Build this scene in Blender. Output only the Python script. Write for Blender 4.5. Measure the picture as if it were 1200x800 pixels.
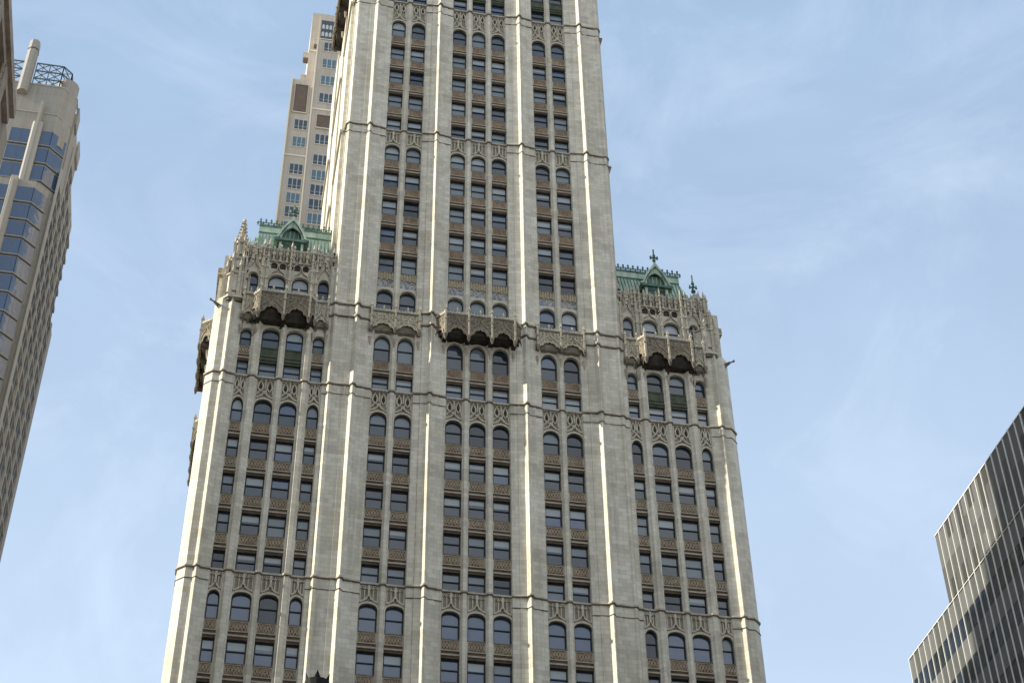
import bpy, math, random
from mathutils import Matrix, Vector
R = math.radians
rnd = random.Random(7)
for o in list(bpy.data.objects): bpy.data.objects.remove(o)
sc = bpy.context.scene
C = sc.collection
Z0 = 88.44          # height of the facade's reference sill above the pavement

# ---------------------------------------------------------------- camera
cam = bpy.data.objects.new('camera', bpy.data.cameras.new('camera')); C.objects.link(cam)
cam.data.sensor_width = 36; cam.data.sensor_fit = 'HORIZONTAL'; cam.data.lens = 1933.68/1200*36
cam.data.clip_start = .1; cam.data.clip_end = 20000
ya, pi_, ro = R(-11.449), R(40.6212), R(-.789)
B = Matrix(((1,0,0),(0,0,-1),(0,1,0)))
M3 = Matrix.Rotation(ya,3,'Z') @ Matrix.Rotation(pi_,3,'X') @ B @ Matrix.Rotation(ro,3,'Z')
cam.matrix_world = Matrix.Translation((-19.747,-113.3476,Z0-86.7433)) @ M3.to_4x4()
sc.camera = cam

# ---------------------------------------------------------------- sky + sun
SUN_EL, SUN_BACK = 28.0, -2.5          # sun stands left of the facade, a few degrees behind its plane
d2s = Vector((-math.cos(R(SUN_BACK))*math.cos(R(SUN_EL)), math.sin(R(SUN_BACK))*math.cos(R(SUN_EL)), math.sin(R(SUN_EL))))
world = bpy.data.worlds.new('World'); sc.world = world; world.use_nodes = True
nt = world.node_tree; N = nt.nodes; L = nt.links
for n in list(N): N.remove(n)
def nd(t, **k):
    n = N.new(t)
    for a, b in k.items(): setattr(n, a, b)
    return n
sky = nd('ShaderNodeTexSky', sky_type='NISHITA', sun_disc=False)
sky.sun_elevation = R(SUN_EL); sky.sun_rotation = math.atan2(d2s.x, d2s.y)
sky.air_density = 1.0; sky.dust_density = 1.2; sky.ozone_density = 1.0
tc = nd('ShaderNodeTexCoord')
mp = nd('ShaderNodeMapping'); mp.inputs['Scale'].default_value = (1.0, 1.3, 1.8); mp.inputs['Rotation'].default_value = (0.35, 0.5, 0.3)
L.new(tc.outputs['Generated'], mp.inputs[0])
nz = nd('ShaderNodeTexNoise'); nz.inputs['Scale'].default_value = 2.6; nz.inputs['Detail'].default_value = 8; nz.inputs['Roughness'].default_value = .55; nz.inputs['Distortion'].default_value = .6
L.new(mp.outputs[0], nz.inputs['Vector'])
rp = nd('ShaderNodeValToRGB'); rp.color_ramp.elements[0].position = .38; rp.color_ramp.elements[0].color = (.42,.42,.42,1)
rp.color_ramp.elements[1].position = .75; rp.color_ramp.elements[1].color = (.62,.62,.62,1)
L.new(nz.outputs['Fac'], rp.inputs[0])
mx = nd('ShaderNodeMixRGB'); mx.inputs['Color2'].default_value = (3.75,5.1,6.8,1)   # thin high cloud
L.new(rp.outputs[0], mx.inputs[0]); L.new(sky.outputs[0], mx.inputs['Color1'])
bg = nd('ShaderNodeBackground'); bg.inputs['Strength'].default_value = .094
# haze thickening towards the horizon and a few brighter wisps
sx_=nd('ShaderNodeSeparateXYZ'); L.new(tc.outputs['Generated'],sx_.inputs[0])
mr=nd('ShaderNodeMapRange'); mr.inputs['From Min'].default_value=.80; mr.inputs['From Max'].default_value=.42; mr.inputs['To Min'].default_value=0; mr.inputs['To Max'].default_value=.50
L.new(sx_.outputs[2],mr.inputs['Value'])
hz=nd('ShaderNodeMixRGB'); hz.inputs['Color2'].default_value=(4.85,5.6,6.6,1); L.new(mr.outputs[0],hz.inputs[0]); L.new(mx.outputs[0],hz.inputs['Color1'])
mp2=nd('ShaderNodeMapping'); mp2.inputs['Scale'].default_value=(4.2,5.0,6.5); mp2.inputs['Rotation'].default_value=(.5,.9,.2); mp2.inputs['Location'].default_value=(.35,.1,.2); L.new(tc.outputs['Generated'],mp2.inputs[0])
n2=nd('ShaderNodeTexNoise'); n2.inputs['Scale'].default_value=1.5; n2.inputs['Detail'].default_value=10; n2.inputs['Roughness'].default_value=.62; n2.inputs['Distortion'].default_value=.8; L.new(mp2.outputs[0],n2.inputs['Vector'])
r2=nd('ShaderNodeValToRGB'); r2.color_ramp.elements[0].position=.50; r2.color_ramp.elements[0].color=(0,0,0,1); r2.color_ramp.elements[1].position=.85; r2.color_ramp.elements[1].color=(.38,.38,.38,1); L.new(n2.outputs['Fac'],r2.inputs[0])
wi=nd('ShaderNodeMixRGB'); wi.inputs['Color2'].default_value=(5.3,6.1,7.2,1); L.new(r2.outputs[0],wi.inputs[0]); L.new(hz.outputs[0],wi.inputs['Color1'])
# bright cloud added in the unseen sky behind the viewer to brighten the facade
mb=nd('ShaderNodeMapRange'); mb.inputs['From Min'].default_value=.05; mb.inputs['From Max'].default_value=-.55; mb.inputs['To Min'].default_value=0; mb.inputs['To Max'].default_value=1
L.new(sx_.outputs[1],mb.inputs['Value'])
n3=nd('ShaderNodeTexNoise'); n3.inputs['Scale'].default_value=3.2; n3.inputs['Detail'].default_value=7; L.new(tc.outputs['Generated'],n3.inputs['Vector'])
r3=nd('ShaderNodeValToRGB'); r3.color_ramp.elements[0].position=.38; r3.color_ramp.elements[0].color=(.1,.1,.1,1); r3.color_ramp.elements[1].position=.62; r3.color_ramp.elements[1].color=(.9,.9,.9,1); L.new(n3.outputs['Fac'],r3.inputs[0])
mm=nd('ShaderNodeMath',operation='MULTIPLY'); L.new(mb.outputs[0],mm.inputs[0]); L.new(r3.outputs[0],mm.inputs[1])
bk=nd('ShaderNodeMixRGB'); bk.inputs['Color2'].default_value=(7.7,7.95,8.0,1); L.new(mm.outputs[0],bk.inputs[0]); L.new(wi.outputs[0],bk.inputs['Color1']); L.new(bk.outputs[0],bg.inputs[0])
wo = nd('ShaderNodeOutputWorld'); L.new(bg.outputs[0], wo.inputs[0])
sun = bpy.data.objects.new('sun', bpy.data.lights.new('sun','SUN')); C.objects.link(sun)
sun.data.energy = 5.0; sun.data.angle = R(.5); sun.data.color = (1,.92,.76)
sun.rotation_euler = d2s.to_track_quat('Z','Y').to_euler(); sun.location = (-200,20,300)
sc.view_settings.view_transform = 'Standard'; sc.view_settings.look = 'None'
sc.view_settings.gamma = 1; sc.view_settings.exposure = 0.85

# ---------------------------------------------------------------- materials
def mat(name, base, rough=.85, spec=.3, metal=0., coat=0., ior=1.45):
    m = bpy.data.materials.new(name); m.use_nodes = True
    b = m.node_tree.nodes['Principled BSDF']
    b.inputs['Base Color'].default_value = (*base,1); b.inputs['Roughness'].default_value = rough
    b.inputs['Specular IOR Level'].default_value = spec; b.inputs['Metallic'].default_value = metal
    b.inputs['Coat Weight'].default_value = coat; b.inputs['Coat Roughness'].default_value = .03; b.inputs['IOR'].default_value = ior
    return m
def blocks(m, c1, c2, mortar, bw, bh, mix=.5, stain=None, bump=.15, stain_scale=.25, msize=.03):
    """masonry courses on any upright wall: u = x+y, v = z, in metres"""
    t = m.node_tree; n = t.nodes; l = t.links; b = n['Principled BSDF']
    tcn = n.new('ShaderNodeNewGeometry'); sp = n.new('ShaderNodeSeparateXYZ'); l.new(tcn.outputs['Position'], sp.inputs[0])
    ad = n.new('ShaderNodeMath'); l.new(sp.outputs[0], ad.inputs[0]); l.new(sp.outputs[1], ad.inputs[1])
    cb = n.new('ShaderNodeCombineXYZ'); l.new(ad.outputs[0], cb.inputs[0]); l.new(sp.outputs[2], cb.inputs[1])
    br = n.new('ShaderNodeTexBrick'); l.new(cb.outputs[0], br.inputs['Vector'])
    br.inputs['Color1'].default_value = (*c1,1); br.inputs['Color2'].default_value = (*c2,1); br.inputs['Mortar'].default_value = (*mortar,1)
    br.inputs['Scale'].default_value = 1; br.inputs['Brick Width'].default_value = bw; br.inputs['Row Height'].default_value = bh
    br.inputs['Mortar Size'].default_value = msize; br.inputs['Mortar Smooth'].default_value = .6; br.inputs['Bias'].default_value = -.25
    # patches of replaced blocks, a few courses high
    b2 = n.new('ShaderNodeTexBrick'); l.new(cb.outputs[0], b2.inputs['Vector'])
    b2.inputs['Scale'].default_value = 1; b2.inputs['Brick Width'].default_value = bw*1.9; b2.inputs['Row Height'].default_value = bh*3
    b2.inputs['Mortar Size'].default_value = 0; b2.inputs['Bias'].default_value = -.45
    b2.inputs['Color1'].default_value = (1,1,1,1); b2.inputs['Color2'].default_value = (.72,.70,.69,1)
    mu = n.new('ShaderNodeMixRGB'); mu.blend_type = 'MULTIPLY'; mu.inputs[0].default_value = mix
    l.new(br.outputs[0], mu.inputs[1]); l.new(b2.outputs[0], mu.inputs[2])
    nz = n.new('ShaderNodeTexNoise'); nz.inputs['Scale'].default_value = stain_scale; nz.inputs['Detail'].default_value = 6; nz.inputs['Roughness'].default_value = .65
    mpn = n.new('ShaderNodeMapping'); mpn.inputs['Scale'].default_value = (1,1,.35); l.new(tcn.outputs['Position'], mpn.inputs[0]); l.new(mpn.outputs[0], nz.inputs['Vector'])
    cr = n.new('ShaderNodeValToRGB'); cr.color_ramp.elements[0].position = .3; cr.color_ramp.elements[1].position = .68
    cr.color_ramp.elements[0].color = (*(stain or (.72,.70,.66)),1); cr.color_ramp.elements[1].color = (1,1,1,1)
    l.new(nz.outputs['Fac'], cr.inputs[0])
    m2 = n.new('ShaderNodeMixRGB'); m2.blend_type = 'MULTIPLY'; m2.inputs[0].default_value = 1
    l.new(mu.outputs[0], m2.inputs[1]); l.new(cr.outputs[0], m2.inputs[2])
    # rain streaks running down the courses
    ns = n.new('ShaderNodeTexNoise'); ns.inputs['Scale'].default_value = 1.7; ns.inputs['Detail'].default_value = 5; ns.inputs['Roughness'].default_value = .7
    ms = n.new('ShaderNodeMapping'); ms.inputs['Scale'].default_value = (1,1,.045); l.new(tcn.outputs['Position'], ms.inputs[0]); l.new(ms.outputs[0], ns.inputs['Vector'])
    cs = n.new('ShaderNodeValToRGB'); cs.color_ramp.elements[0].position = .30; cs.color_ramp.elements[1].position = .52
    cs.color_ramp.elements[0].color = (.80,.785,.75,1); cs.color_ramp.elements[1].color = (1,1,1,1); l.new(ns.outputs['Fac'], cs.inputs[0])
    m3 = n.new('ShaderNodeMixRGB'); m3.blend_type = 'MULTIPLY'; m3.inputs[0].default_value = .9
    l.new(m2.outputs[0], m3.inputs[1]); l.new(cs.outputs[0], m3.inputs[2]); l.new(m3.outputs[0], b.inputs['Base Color'])
    bp = n.new('ShaderNodeBump'); bp.inputs['Strength'].default_value = bump; bp.inputs['Distance'].default_value = .03
    l.new(br.outputs['Fac'], bp.inputs['Height']); bp.invert = True; l.new(bp.outputs[0], b.inputs['Normal'])
    return m
def noisy(m, c1, c2, scale, c3=None, zs=1., detail=6, bump=0., p0=.35, p1=.65):
    t = m.node_tree; n = t.nodes; l = t.links; b = n['Principled BSDF']
    g = n.new('ShaderNodeNewGeometry'); mp = n.new('ShaderNodeMapping'); mp.inputs['Scale'].default_value = (1,1,zs); l.new(g.outputs['Position'], mp.inputs[0])
    nz = n.new('ShaderNodeTexNoise'); nz.inputs['Scale'].default_value = scale; nz.inputs['Detail'].default_value = detail; nz.inputs['Roughness'].default_value = .65
    l.new(mp.outputs[0], nz.inputs['Vector'])
    cr = n.new('ShaderNodeValToRGB'); e = cr.color_ramp.elements; e[0].position = p0; e[1].position = p1
    e[0].color = (*c1,1); e[1].color = (*c2,1)
    if c3: x = e.new((p0+p1)/2); x.color = (*c3,1)
    l.new(nz.outputs['Fac'], cr.inputs[0]); l.new(cr.outputs[0], b.inputs['Base Color'])
    if bump:
        bp = n.new('ShaderNodeBump'); bp.inputs['Strength'].default_value = bump; bp.inputs['Distance'].default_value = .08
        l.new(nz.outputs['Fac'], bp.inputs['Height']); l.new(bp.outputs[0], b.inputs['Normal'])
    return m
def ornament(m, dark, light, scale, bump=.7, stretch=1.):
    """carved diaper work: cells with raised rims, darker grounds, uneven soiling"""
    t = m.node_tree; n = t.nodes; l = t.links; b = n['Principled BSDF']
    g = n.new('ShaderNodeNewGeometry'); mp = n.new('ShaderNodeMapping'); mp.inputs['Scale'].default_value = (1,1,stretch); l.new(g.outputs['Position'], mp.inputs[0])
    vo = n.new('ShaderNodeTexVoronoi'); vo.feature = 'DISTANCE_TO_EDGE'; vo.inputs['Scale'].default_value = scale; vo.inputs['Randomness'].default_value = .8
    l.new(mp.outputs[0], vo.inputs['Vector'])
    cr = n.new('ShaderNodeValToRGB'); e = cr.color_ramp.elements; e[0].position = .05; e[1].position = .22
    e[0].color = (*light,1); e[1].color = (*dark,1); l.new(vo.outputs['Distance'], cr.inputs[0])
    nz = n.new('ShaderNodeTexNoise'); nz.inputs['Scale'].default_value = .9; nz.inputs['Detail'].default_value = 3; l.new(g.outputs['Position'], nz.inputs['Vector'])
    c2 = n.new('ShaderNodeValToRGB'); e = c2.color_ramp.elements; e[0].position = .3; e[1].position = .7; e[0].color = (.7,.66,.62,1); e[1].color = (1.15,1.12,1.05,1)
    l.new(nz.outputs['Fac'], c2.inputs[0])
    mu = n.new('ShaderNodeMixRGB'); mu.blend_type = 'MULTIPLY'; mu.inputs[0].default_value = 1
    l.new(cr.outputs[0], mu.inputs[1]); l.new(c2.outputs[0], mu.inputs[2]); l.new(mu.outputs[0], b.inputs['Base Color'])
    bp = n.new('ShaderNodeBump'); bp.inputs['Strength'].default_value = bump; bp.inputs['Distance'].default_value = .08; bp.invert = True
    l.new(cr.outputs[0], bp.inputs['Height']); bp.invert = False; l.new(bp.outputs[0], b.inputs['Normal'])
    return m
def glass(name, base, rough=.04, ior=1.75, wav=.25):
    m = mat(name, base, rough, .5, 0, 0, ior)
    t = m.node_tree; n = t.nodes; l = t.links; b = n['Principled BSDF']
    g = n.new('ShaderNodeNewGeometry'); nz = n.new('ShaderNodeTexNoise'); nz.inputs['Scale'].default_value = .55; nz.inputs['Detail'].default_value = 2
    l.new(g.outputs['Position'], nz.inputs['Vector'])
    bp = n.new('ShaderNodeBump'); bp.inputs['Strength'].default_value = wav; bp.inputs['Distance'].default_value = .12
    l.new(nz.outputs['Fac'], bp.inputs['Height']); l.new(bp.outputs[0], b.inputs['Normal'])
    return m
ST  = blocks(mat('pale_terracotta',(.5,.5,.5),.75,.35), (.635,.605,.525),(.475,.455,.40),(.43,.41,.35), .74,.42, 1., bump=.08, stain=(.80,.78,.72), stain_scale=.35, msize=.02)
STR = noisy(mat('ledge_terracotta',(.4,.4,.35),.8), (.30,.27,.22),(.47,.43,.36), 1.6)
SOIL_SHADE= noisy(mat('soiled_shaded_moulding',(.2,.2,.2),.9), (.10,.09,.075),(.20,.18,.15), 2.0)  # soiled stone, also the shade line painted under the string courses
TRC = ornament(mat('carved_tracery',(.3,.3,.3),.85), (.24,.215,.165),(.43,.40,.32), 2.6, .8)
TRR = noisy(mat('tracery_rib',(.4,.4,.3),.8), (.36,.33,.26),(.50,.46,.38), 3.0)
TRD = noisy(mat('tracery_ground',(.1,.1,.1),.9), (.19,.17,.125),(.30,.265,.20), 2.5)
SPL = ornament(mat('spandrel_ornament',(.3,.2,.15),.85), (.115,.066,.040),(.30,.225,.14), 5.0, .9)
SPU = ornament(mat('spandrel_fluted',(.3,.2,.15),.85), (.19,.135,.095),(.255,.195,.145), 5., .4, .25)
SPF = noisy(mat('spandrel_frame',(.3,.25,.2),.85), (.27,.235,.185),(.40,.355,.285), 1.5)
SPB = noisy(mat('spandrel_base_brown',(.12,.07,.05),.9), (.062,.046,.034),(.115,.088,.066), 1.2)
GRN = noisy(mat('green_painted_metal',(.05,.08,.05),.6), (.035,.045,.028),(.085,.095,.062), 1.5)
BLU = ornament(mat('blue_glazed_tile',(.2,.25,.35),.4), (.15,.20,.30),(.36,.36,.36), 1.7, .3)
GLD = noisy(mat('ochre_fringe',(.3,.2,.1),.8), (.25,.19,.12),(.42,.35,.24), 3.5)
FRM = mat('window_frame_dark',(.012,.014,.018),.5,.4)
GD  = glass('glass_dark',(.014,.024,.040),.04,1.62)
GB  = glass('glass_blue',(.045,.080,.155),.04,1.8)  # blue base colour stands in for the reflected sky
GM  = glass('glass_mid',(.032,.048,.070),.05,1.7)
BL  = glass('glass_over_blind',(.14,.175,.205),.06,1.6,.1)
BLW = glass('glass_over_white_blind',(.27,.31,.335),.06,1.6,.1)
COP = noisy(mat('green_copper',(.2,.4,.3),.7), (.21,.30,.25),(.45,.54,.46), 1.9, zs=.2)
COD = noisy(mat('dark_green_copper',(.1,.2,.15),.7), (.055,.11,.09),(.13,.21,.165), 1.3)
DRK = mat('bronze_black',(.008,.009,.009),.7,.2)
VLT = noisy(mat('near_black_stone',(.05,.045,.04),.95), (.024,.02,.016),(.065,.055,.044), 2.)  # near-black for vaults, corbels, niches and blind arches
BAL = ornament(mat('balcony_tracery',(.25,.22,.17),.85), (.125,.108,.08),(.235,.205,.16), 3.2, .8)
BALR= noisy(mat('balcony_rib',(.2,.2,.1),.85), (.15,.13,.10),(.27,.24,.185), 3.)
BALL= noisy(mat('balcony_post',(.4,.4,.3),.8), (.27,.245,.195),(.46,.42,.34), 3.)

# ---------------------------------------------------------------- mesh helpers
class MB:
    def __init__(s): s.v=[]; s.f=[]; s.m=[]; s.ms=[]
    def mi(s, m):
        if m not in s.ms: s.ms.append(m)
        return s.ms.index(m)
    def add(s, vs, fs, m):
        k=len(s.v); s.v+= [tuple(p) for p in vs]; i=s.mi(m)
        for f in fs: s.f.append([k+a for a in f]); s.m.append(i)
    def box(s,x0,x1,y0,y1,z0,z1,m):
        s.add([(x0,y0,z0),(x1,y0,z0),(x1,y1,z0),(x0,y1,z0),(x0,y0,z1),(x1,y0,z1),(x1,y1,z1),(x0,y1,z1)],
              [(0,3,2,1),(4,5,6,7),(0,1,5,4),(1,2,6,5),(2,3,7,6),(3,0,4,7)], m)
    def prism(s, pts, z0, z1, m):           # pts (x,y) plan, extruded up
        n=len(pts); s.add([(x,y,z0) for x,y in pts]+[(x,y,z1) for x,y in pts],
            [tuple(range(n))[::-1], tuple(range(n,2*n))]+[(i,(i+1)%n,n+(i+1)%n,n+i) for i in range(n)], m)
    def taper(s, pts, z0, z1, c, k, m):     # plan pts scaled by k about c at the top
        n=len(pts); s.add([(x,y,z0) for x,y in pts]+[(c[0]+(x-c[0])*k,c[1]+(y-c[1])*k,z1) for x,y in pts],
            [tuple(range(n))[::-1], tuple(range(n,2*n))]+[(i,(i+1)%n,n+(i+1)%n,n+i) for i in range(n)], m)
    def slab(s, pts, y0, y1, m):            # pts (x,z) elevation, extruded in depth
        n=len(pts); s.add([(x,y0,z) for x,z in pts]+[(x,y1,z) for x,z in pts],
            [tuple(range(n)), tuple(range(n,2*n))[::-1]]+[(i,n+i,n+(i+1)%n,(i+1)%n) for i in range(n)], m)
    def strip(s, a, b, y0, y1, m):          # wall between two matched polylines a, b in (x,z), with thickness
        n=len(a)
        vs=[(x,y0,z) for x,z in a]+[(x,y0,z) for x,z in b]+[(x,y1,z) for x,z in a]+[(x,y1,z) for x,z in b]
        fs=[]
        for i in range(n-1):
            fs+= [(i,i+1,n+i+1,n+i),(2*n+i,3*n+i,3*n+i+1,2*n+i+1),(i,2*n+i,2*n+i+1,i+1),(n+i,n+i+1,3*n+i+1,3*n+i)]
        fs+= [(0,n,3*n,2*n),(n-1,3*n-1,4*n-1,2*n-1)]
        s.add(vs,fs,m)
    def rib(s, pts, w, y0, y1, m):          # bar of width w along an (x,z) polyline
        a=[];b=[]
        for i,(x,z) in enumerate(pts):
            p=pts[max(0,i-1)]; q=pts[min(len(pts)-1,i+1)]; dx,dz=q[0]-p[0],q[1]-p[1]; l=math.hypot(dx,dz) or 1
            a.append((x-dz/l*w/2,z+dx/l*w/2)); b.append((x+dz/l*w/2,z-dx/l*w/2))
        s.strip(a,b,y0,y1,m)
    def bar(s, p, q, r, m):                 # square bar between 3-D points
        p=Vector(p);q=Vector(q);d=(q-p).normalized(); u=d.cross(Vector((0,0,1)));
        if u.length<.01: u=Vector((1,0,0))
        u.normalize(); w=d.cross(u)
        vs=[p+u*r+w*r,p-u*r+w*r,p-u*r-w*r,p+u*r-w*r,q+u*r+w*r,q-u*r+w*r,q-u*r-w*r,q+u*r-w*r]
        s.add(vs,[(0,1,2,3),(7,6,5,4),(0,4,5,1),(1,5,6,2),(2,6,7,3),(3,7,4,0)],m)
    def cone(s,x,y,z0,z1,r0,r1,m,n=8):
        s.taper([(x+r0*math.cos(2*math.pi*i/n+.39),y+r0*math.sin(2*math.pi*i/n+.39)) for i in range(n)],z0,z1,(x,y),r1/r0 if r0 else 0,m)
    def build(s, name, parent=None, **props):
        px,py,pz = (parent_world(parent) if parent else (0,0,0))
        me=bpy.data.meshes.new(name)
        dz = 0 if s_abs(s) else Z0
        me.from_pydata([(x-px,y-py,z+dz-pz) for x,y,z in s.v],[],s.f)
        for m in s.ms: me.materials.append(m)
        me.polygons.foreach_set('material_index',s.m); me.update()
        o=bpy.data.objects.new(name,me); C.objects.link(o)
        if parent: o.parent=parent
        for k,v in props.items(): o[k]=v
        return o
def s_abs(s): return getattr(s,'absz',False)
def parent_world(o):
    x=y=z=0
    while o: x+=o.location.x; y+=o.location.y; z+=o.location.z; o=o.parent
    return x,y,z
def AB(): b=MB(); b.absz=True; return b
def thing(name,label,cat,loc,group=None):
    o=bpy.data.objects.new(name,None); C.objects.link(o); o.location=loc; o['label']=label; o['category']=cat
    if group: o['group']=group
    o.empty_display_size=2
    return o
def struct(o): o['kind']='structure'; return o
def arch(x0,x1,zs,zc,n=10,pt=0.):
    cx=(x0+x1)/2; hw=(x1-x0)/2; out=[]
    for i in range(n+1):
        t=math.pi*(1-i/n); c=math.cos(t); s=abs(math.sin(t))**.8
        out.append((cx+hw*c, zs+(zc-zs)*(s*(1-pt)+pt*(1-abs(c)))))
    return out
def offs(a,d):                                # arch curve moved outward by d
    n=len(a); cx=(a[0][0]+a[-1][0])/2; zb=a[0][1]
    out=[]
    for i,(x,z) in enumerate(a):
        p=a[max(0,i-1)];q=a[min(n-1,i+1)];dx,dz=q[0]-p[0],q[1]-p[1];l=math.hypot(dx,dz) or 1
        out.append((x-dz/l*d,z+dx/l*d))
    return out

# ================================================================ THE GOTHIC SKYSCRAPER
tower = thing('gothic_skyscraper','tall pale stone Gothic skyscraper with balconies and two green copper roofs on its shoulders','skyscraper',(0,10,0))
def mirror(p): return [(-x,y) for x,y in p][::-1]
A_P = [(2.876,.62),(2.876,-.10),(2.93,-.24),(3.52,-.29),(3.56,-.35),(4.12,-.38),(4.37,-.72),(4.43,-.72),(4.66,-.38),(5.2,-.35),(5.24,-.29),(5.82,-.24),(5.875,-.10),(5.875,.62)]
B_P = [(9.522,.62),(9.522,-.10),(9.58,-.24),(10.16,-.29),(10.2,-.35),(10.90,-.38),(11.18,-.75),(11.25,-.75),(11.52,-.38),(11.98,-.42),(12.02,-.36),(13.0,-.36),(13.14,-.46),(13.30,-.46),(13.5,-.2),(13.5,.62)]
M1  = [(.748,.62),(.748,-.02),(.84,-.12),(.93,-.26),(1.18,-.26),(1.27,-.12),(1.359,-.02),(1.359,.62)]
M2  = [(7.389,.62),(7.389,-.02),(7.48,-.12),(7.57,-.26),(7.83,-.26),(7.93,-.12),(8.015,-.02),(8.015,.62)]
W0  = [(13.503,.62),(13.503,-.16),(13.86,-.16),(13.947,-.05),(13.947,.62)]
W1  = [(14.981,.62),(14.981,-.03),(15.1,-.12),(15.24,-.32),(15.58,-.32),(15.72,-.12),(15.842,-.03),(15.842,.62)]
W2  = [(17.367,.62),(17.367,-.02),(17.46,-.12),(17.54,-.26),(17.78,-.26),(17.86,-.12),(17.948,-.02),(17.948,.62)]
W3  = [(19.522,.62),(19.522,-.03),(19.65,-.12),(19.79,-.32),(20.15,-.32),(20.3,-.12),(20.426,-.03),(20.426,.62)]
W4  = [(21.431,.62),(21.431,-.10),(21.52,-.2),(22.2,-.30),(22.44,-.58),(22.52,-.58),(22.76,-.30),(23.36,-.30),(23.82,.16),(24.0,.36),(24.0,1.2),(23.7,1.2),(23.7,.62)]
for nm,p,top in (('pier',A_P,80),('corner_pier',B_P,80),('mullion',M1,80),('mullion',M2,80),('pilaster',W0,20.3),('pilaster',W1,19.2),('mullion',W2,17.9),('pilaster',W3,19.2),('corner_pier',W4,13.3)):
    for q in (p, mirror(p)):
        b=MB(); b.prism(q,-Z0,top,ST); b.build(nm,tower)
b=MB(); b.box(-13.3,13.3,.62,33,-Z0,80,ST); b.box(-23.7,-13.302,.62,60,-Z0,19.4,ST); b.box(13.302,23.7,.62,60,-Z0,19.4,ST); b.build('wall',tower)

# --- outline of the front for the string courses
half=[(0,-.06),(.746,-.06)]+[(.86,-.14),(.93,-.3),(1.18,-.3),(1.25,-.14)]+[(1.361,-.06),(2.874,-.06),(2.95,-.26),(4.10,-.44),(4.36,-.78),(4.42,-.78),(4.67,-.44),(5.8,-.26),(5.877,-.06),(7.387,-.06),(7.5,-.14),(7.57,-.3),(7.83,-.3),(7.9,-.14),(8.017,-.06),(9.52,-.06),(9.6,-.26),(10.88,-.44),(11.16,-.8),(11.23,-.8),(11.5,-.44),(13.0,-.38),(13.14,-.48),(13.3,-.48)]
wing=[(13.5,-.22),(13.93,-.2),(13.95,-.06),(14.98,-.06),(15.1,-.14),(15.24,-.34),(15.58,-.34),(15.72,-.14),(15.84,-.06),(17.365,-.06),(17.46,-.14),(17.54,-.3),(17.78,-.3),(17.86,-.14),(17.95,-.06),(19.52,-.06),(19.65,-.14),(19.79,-.34),(20.15,-.34),(20.3,-.14),(20.43,-.06),(21.43,-.06),(21.52,-.22),(22.2,-.32),(22.44,-.60),(22.52,-.60),(22.76,-.32),(23.36,-.32),(23.82,.14),(24.02,.36),(24.02,1.2),(23.9,1.25),(23.9,60)]
def mould(b, line, z0, z1, d, m, back=.5):
    n=len(line); nrm=[]
    for i in range(n):
        p=line[max(0,i-1)];q=line[min(n-1,i+1)];dx,dy=q[0]-p[0],q[1]-p[1];l=math.hypot(dx,dy) or 1
        nrm.append((dy/l,-dx/l))
    o=[(x+a*d,y+c*d) for (x,y),(a,c) in zip(line,nrm)]; i_=[(x-a*.1,y-c*.1) for (x,y),(a,c) in zip(line,nrm)]
    vs=[(x,y,z0) for x,y in o]+[(x,y,z1) for x,y in o]+[(x,y,z0) for x,y in i_]+[(x,y,z1) for x,y in i_]
    fs=[]
    for k in range(n-1):
        fs+=[(k,k+1,n+k+1,n+k),(2*n+k,3*n+k,3*n+k+1,2*n+k+1),(n+k,n+k+1,3*n+k+1,3*n+k),(k,2*n+k,2*n+k+1,k+1)]
    b.add(vs,fs,m)
full = [(-x,y) for x,y in (half+wing)[::-1]][:-1]+(half+wing)
tw = half+[(13.56,-.2),(13.6,.4),(13.6,33)]
tfull = [(-x,y) for x,y in tw[::-1]][:-1]+tw
PIERS=[[(2.9,-.2),(2.95,-.28),(4.12,-.40),(4.37,-.74),(4.43,-.74),(4.66,-.40),(5.8,-.28),(5.86,-.2)],
 [(9.55,-.2),(9.6,-.28),(10.90,-.40),(11.18,-.77),(11.25,-.77),(11.52,-.40),(12.0,-.38),(13.0,-.38),(13.14,-.48),(13.3,-.48),(13.5,-.22),(13.9,-.18)],
 [(21.46,-.18),(21.52,-.22),(22.2,-.32),(22.44,-.60),(22.52,-.60),(22.76,-.32),(23.36,-.32),(23.82,.14),(24.02,.36),(24.02,1.2)]]
def course(line,z,second=None,wings=False):
    b=MB(); mould(b,line,z-.09,z+.06,.13,STR); mould(b,line,z-.16,z-.09,.06,SOIL_SHADE)  # darker lower strip paints the shade line under the ledge
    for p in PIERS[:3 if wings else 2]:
        for ln in (p,[(-x,y) for x,y in p[::-1]]): mould(b,ln,z-second-.05,z-second,.045,SOIL_SHADE)
    b.build('string_course',tower)
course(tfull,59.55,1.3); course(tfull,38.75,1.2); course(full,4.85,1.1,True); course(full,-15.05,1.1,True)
# the twin courses at balcony level run on the piers only
for s in (1,-1):
    for seg in ([(2.95,-.26),(4.10,-.44),(4.36,-.78),(4.42,-.78),(4.67,-.44),(5.8,-.26)],[(9.6,-.26),(10.88,-.44),(11.16,-.8),(11.23,-.8),(11.5,-.44),(13.0,-.38),(13.14,-.48),(13.3,-.48),(13.5,-.2),(13.93,-.18)]):
        ln=[(s*x,y) for x,y in seg]; ln = ln if s>0 else ln[::-1]
        b=MB()
        for z in (14.3,12.85): mould(b,ln,z-.09,z+.07,.13,STR); mould(b,ln,z-.2,z-.09,.06,SOIL_SHADE)  # same painted shade line below each twin course
        b.build('string_course',tower)

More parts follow.
